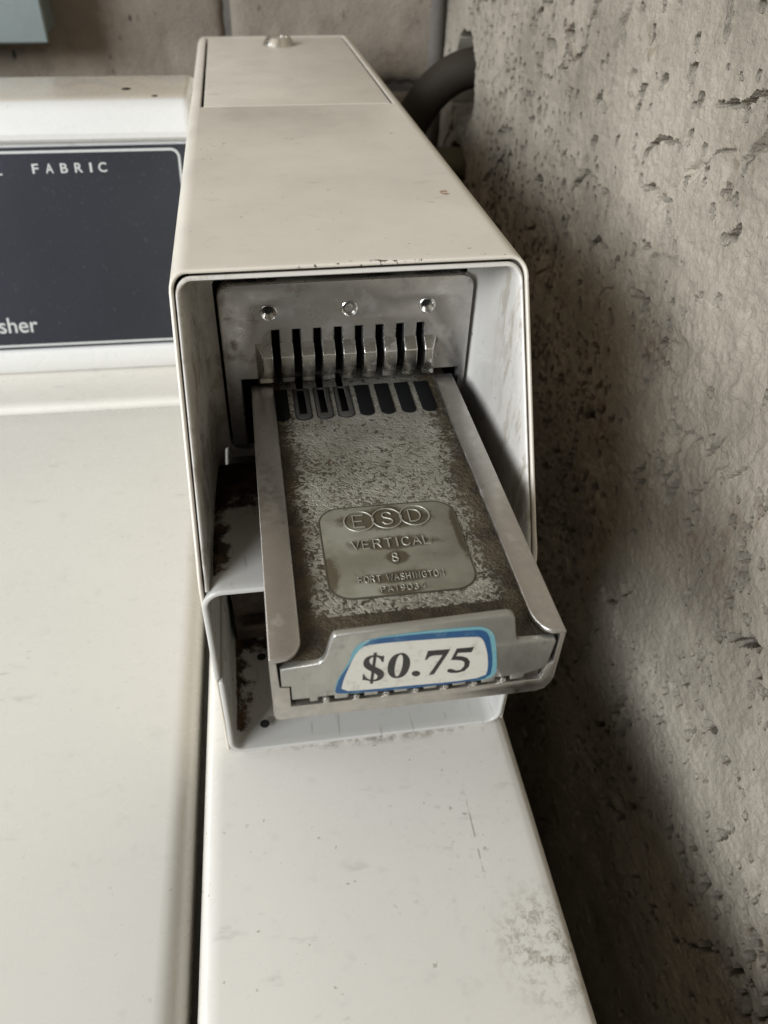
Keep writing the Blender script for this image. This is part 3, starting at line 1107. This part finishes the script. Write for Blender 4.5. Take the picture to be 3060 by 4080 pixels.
# raised lettering drawn in single strokes
S_ = [(.86, .80), (.70, .95), (.45, 1.0), (.2, .93), (.1, .75), (.2, .60), (.5, .50), (.78, .40), (.9, .24), (.78, .06), (.5, 0), (.22, .04), (.06, .20)]
O_ = [(.5 + .5 * math.cos(a), .5 + .5 * math.sin(a)) for a in (math.radians(20 * k) for k in range(19))]
GLYPH = {
    'E': [[(.85, 1), (0, 1), (0, 0), (.85, 0)], [(0, .5), (.7, .5)]], 'S': [S_],
    'D': [[(0, 0), (0, 1), (.4, 1), (.7, .9), (.88, .7), (.92, .5), (.88, .3), (.7, .1), (.4, 0), (0, 0)]],
    'V': [[(0, 1), (.5, 0), (1, 1)]], 'R': [[(0, 0), (0, 1), (.55, 1), (.8, .9), (.85, .74), (.78, .58), (.55, .5), (0, .5)], [(.5, .5), (.9, 0)]],
    'T': [[(0, 1), (1, 1)], [(.5, 1), (.5, 0)]], 'I': [[(.5, 0), (.5, 1)]],
    'C': [[(.95, .8), (.78, .95), (.5, 1), (.2, .88), (.04, .65), (.02, .4), (.15, .14), (.45, 0), (.75, .04), (.95, .2)]],
    'A': [[(0, 0), (.5, 1), (1, 0)], [(.2, .36), (.8, .36)]], 'L': [[(0, 1), (0, 0), (.85, 0)]],
    'F': [[(.85, 1), (0, 1), (0, 0)], [(0, .5), (.7, .5)]], 'O': [O_], 'W': [[(0, 1), (.25, 0), (.5, .9), (.75, 0), (1, 1)]],
    'H': [[(0, 0), (0, 1)], [(.85, 0), (.85, 1)], [(0, .5), (.85, .5)]], 'N': [[(0, 0), (0, 1), (.85, 0), (.85, 1)]],
    'G': [[(.95, .82), (.75, .97), (.5, 1), (.2, .88), (.04, .65), (.04, .35), (.2, .1), (.5, 0), (.8, .06), (.95, .25), (.95, .45), (.55, .45)]],
    'P': [[(0, 0), (0, 1), (.55, 1), (.8, .9), (.85, .74), (.78, .58), (.55, .5), (0, .5)]], '1': [[(.3, .8), (.55, 1), (.55, 0)]],
    '9': [[(.85, .68), (.7, .48), (.45, .42), (.2, .52), (.1, .72), (.2, .92), (.45, 1), (.7, .94), (.85, .7), (.82, .4), (.65, .1), (.4, 0), (.15, .08)]],
    '0': [O_], '3': [[(.1, .85), (.3, .98), (.6, .97), (.8, .8), (.7, .6), (.4, .53), (.7, .47), (.88, .28), (.75, .06), (.45, 0), (.15, .06), (.05, .2)]],
    '4': [[(.7, 0), (.7, 1), (.05, .3), (.95, .3)]],
    '8': [[(.5, .53), (.2, .62), (.14, .8), (.3, .97), (.5, 1), (.7, .97), (.86, .8), (.8, .62), (.5, .53), (.16, .4), (.06, .22), (.2, .04), (.5, 0), (.8, .04), (.94, .22), (.84, .4), (.5, .53)]],
}


def stroke_mesh(strokes, r, z):
    c = bpy.data.curves.new("tmp", 'CURVE')
    c.dimensions = '3D'
    c.bevel_depth = r
    c.bevel_resolution = 1
    c.use_fill_caps = True
    for st in strokes:
        s = c.splines.new('POLY')
        s.points.add(len(st) - 1)
        for q, (a, b) in zip(s.points, st):
            q.co = (a, b, z, 1)
    return curve_mesh(c, Matrix())


def letters(txt, x0, x1, y0, h, r, name='raised_letter'):
    adv = {'I': 0.6, ' ': 0.7, 'W': 1.25, '1': 0.8}
    tot = sum(adv.get(q, 1.0) for q in txt)
    k = (x1 - x0) / (tot - 0.25)
    x = x0
    for q in txt:
        a = adv.get(q, 1.0)
        if q != ' ':
            wd = k * (a - 0.28)
            if q == 'I':
                st = [[(x + k * 0.16, y0), (x + k * 0.16, y0 + h)]]
            else:
                st = [[(x + u * wd, y0 + v_ * h) for u, v_ in s] for s in GLYPH[q]]
            finish(name, stroke_mesh(st, r, ZF + 0.00042), 'letter', slide, smooth=60)
        x += k * a


for (q, cx, cy) in (('E', 0.0567, -0.0030), ('S', 0.0663, -0.0026), ('D', 0.0759, -0.0022)):
    finish('letter_ring', stroke_mesh([[(cx + 0.0050 * math.cos(a), cy + 0.0050 * math.sin(a)) for a in (math.radians(12 * k) for k in range(31))]], 0.00027, ZF + 0.00042), 'letter', slide, smooth=60)
    finish('raised_letter', stroke_mesh([[(cx - 0.0019 + u * 0.0042, cy - 0.0030 + v_ * 0.0060) for u, v_ in s] for s in GLYPH[q]], 0.00027, ZF + 0.00042), 'letter', slide, smooth=60)
letters('VERTICAL', 0.0528, 0.0792, -0.0166, 0.0040, 0.00027)
letters('8', 0.0648, 0.0670, -0.0234, 0.0036, 0.00025)
letters('FORT WASHINGTON', 0.0528, 0.0800, -0.0316, 0.0026, 0.00018)
letters('PA19034', 0.0592, 0.0732, -0.0362, 0.0023, 0.00018)

# price plate hanging at the front of the slide, toothed along its lower edge
PINS = [0.0393 + 0.00882 * k for k in range(7)]
pb, pt_ = 0.1142, 0.1308
out = [(0.0267, 0.1303), (0.0267, 0.1226), (0.0294, 0.1222), (0.0294, 0.1160), (0.0345, 0.1160), (0.0345, pb)]
for x in PINS:
    out += [(x - 0.0024, pb), (x - 0.0024, pb + 0.0018), (x + 0.0024, pb + 0.0018), (x + 0.0024, pb)]
out += [(0.0985, pb), (0.0990, pb + 0.002), (0.1035, pb + 0.0035), (0.1052, 0.1190), (0.1062, 0.1300), (0.1056, 0.1312)]
out += [(0.0955, 0.1316), (0.0944, 0.1322), (0.0937, 0.1340), (0.0922, 0.1420), (0.0914, 0.1434), (0.0900, 0.1440)]
out += [(0.0425, 0.1424), (0.0416, 0.1418), (0.0410, 0.1404), (0.0396, 0.1345), (0.0388, 0.1323), (0.0374, 0.1311)]
price = finish('price_plate', plate_mesh([out], 0.0022, 0.0004, FRONT(YF - 0.0002), 2), 'frontplate', slide, smooth=40)
for x in PINS:
    finish('key_pin', lathe_mesh([(0.0010, -0.003), (0.0011, 0.0002), (0.0009, 0.0008), (0.0004, 0.0011), (0.0001, 0.0011)], FRONT(YF) @ Matrix.Translation((x, pb + 0.0003, 0)), 12), 'bright', slide)
finish('slide_tongue', box_mesh(0.0295, 0.1040, YF + 0.0016, YF + 0.02, 0.1128, 0.1262), 'rust', slide, smooth=None)

mm = lambda L: [(a / 1000, b / 1000) for a, b in L]
TEAL = mm([(41.54, 117.14), (41.73, 119.68), (42.55, 123.58), (44.44, 127.7), (45.97, 131.78), (46.87, 135.86), (48.66, 138.34), (51.64, 140.15), (66.68, 141.0), (82.04, 140.56), (84.32, 139.68), (86.46, 137.52), (87.62, 134.55), (88.7, 128.65), (89.78, 121.52), (89.91, 117.92), (88.2, 115.61), (81.58, 115.5), (68.39, 115.3), (55.33, 115.5), (44.08, 116.16)])
BLUE = mm([(41.79, 117.2), (42.14, 119.61), (42.99, 123.51), (45.36, 128.42), (47.19, 132.53), (51.06, 139.11), (54.05, 139.64), (66.77, 139.62), (81.6, 139.0), (83.86, 138.28), (85.35, 136.3), (86.59, 131.4), (88.01, 123.83), (88.1, 116.41), (81.52, 115.74), (68.35, 115.55), (55.32, 115.8), (44.08, 116.68)])
WHITE = mm([(43.93, 118.16), (44.73, 123.2), (45.67, 126.51), (47.5, 132.48), (49.59, 136.36), (52.6, 137.26), (66.95, 136.85), (81.62, 135.95), (83.33, 134.75), (84.47, 131.73), (85.59, 127.69), (86.48, 121.57), (86.14, 117.53), (76.45, 116.89), (64.97, 117.35), (52.06, 117.58)])
DOLLAR = mm([(55.79, 131.97), (55.63, 129.12), (55.25, 129.28), (54.58, 131.08), (53.63, 131.95), (52.4, 132.05), (51.65, 131.22), (51.58, 129.89), (52.48, 128.29), (54.39, 126.75), (55.68, 125.3), (56.04, 123.99), (55.83, 122.27), (54.85, 121.18), (53.27, 120.85), (51.67, 121.38), (50.46, 122.1), (50.02, 121.98), (49.7, 122.23), (49.89, 124.9), (50.2, 124.85), (50.69, 123.17), (51.82, 121.97), (53.25, 121.61), (54.03, 122.18), (54.16, 123.32), (53.5, 124.43), (51.9, 125.94), (50.32, 127.68), (49.83, 129.22), (50.11, 131.33), (51.17, 132.59), (52.69, 132.91), (54.23, 132.51), (55.11, 131.94), (55.47, 132.22)])
BAR = mm([(52.82, 133.97), (53.65, 133.74), (52.81, 119.91), (51.92, 120.17)])
ZERO = mm([(60.7, 132.69), (62.14, 131.75), (63.2, 129.42), (63.42, 126.94), (63.01, 124.05), (61.84, 121.74), (59.96, 121.05), (58.17, 121.87), (57.04, 124.07), (56.83, 126.83), (57.26, 129.67), (58.42, 131.88)])
ZERO_IN = mm([(60.42, 132.03), (61.09, 130.96), (61.28, 128.28), (61.04, 125.38), (60.46, 122.73), (59.76, 121.85), (59.19, 122.7), (58.9, 125.24), (59.09, 128.16), (59.6, 130.97)])
DOT = mm([(66.62, 122.23), (66.51, 121.64), (66.13, 121.23), (65.56, 121.1), (64.94, 121.29), (64.41, 121.74), (64.09, 122.35), (64.06, 122.98), (64.31, 123.49), (64.8, 123.76), (65.41, 123.73), (66.0, 123.41), (66.44, 122.87)])
SEVEN = mm([(68.19, 132.2), (74.55, 131.89), (74.24, 130.41), (70.72, 121.22), (69.21, 121.12), (72.62, 129.66), (70.09, 129.83), (68.85, 129.45), (68.09, 128.12), (67.61, 128.3)])
FIVE = mm([(76.54, 131.81), (81.61, 131.71), (81.06, 129.49), (77.05, 129.81), (76.7, 128.41), (78.32, 128.14), (80.02, 127.13), (81.02, 125.24), (80.93, 123.01), (79.82, 121.18), (77.75, 120.62), (75.76, 120.96), (74.67, 121.55), (74.59, 122.58), (75.26, 122.97), (76.27, 122.54), (77.32, 121.71), (78.61, 121.9), (79.49, 123.51), (79.41, 125.26), (78.52, 126.15), (76.86, 126.67), (75.24, 126.94)])
PY = YF - 0.0002
finish('sticker_border', plate_mesh([chaikin(BLUE)], 0.00004, None, FRONT(PY - 0.00015)), 'blue', slide, smooth=None)
WHITE = [(0.0652 + (a - 0.0652) * 1.02, 0.1285 + (b - 0.1285) * 1.03) for a, b in WHITE]
TEAL = [(0.0655 + (a - 0.0655) * 0.992, 0.1280 + (b - 0.1280) * 0.98) for a, b in TEAL]
finish('price_sticker', plate_mesh([chaikin(TEAL)], 0.00008, None, FRONT(PY - 0.00010)), 'teal', slide, smooth=None)
finish('sticker_field', plate_mesh([chaikin(WHITE)], 0.00004, None, FRONT(PY - 0.00020)), 'paper', slide, smooth=None)
for nm, outl, y in (('price_dollar_sign', [chaikin(DOLLAR)], 0.00025), ('price_dollar_stroke', [BAR], 0.00028), ('price_digit', [chaikin(ZERO), chaikin(ZERO_IN)], 0.00025),
                    ('price_point', [chaikin(DOT)], 0.00025), ('price_digit', [SEVEN], 0.00025), ('price_digit', [FIVE], 0.00025)):
    finish(nm, plate_mesh(outl, 0.00003, None, FRONT(PY - y)), 'ink', slide, smooth=None)
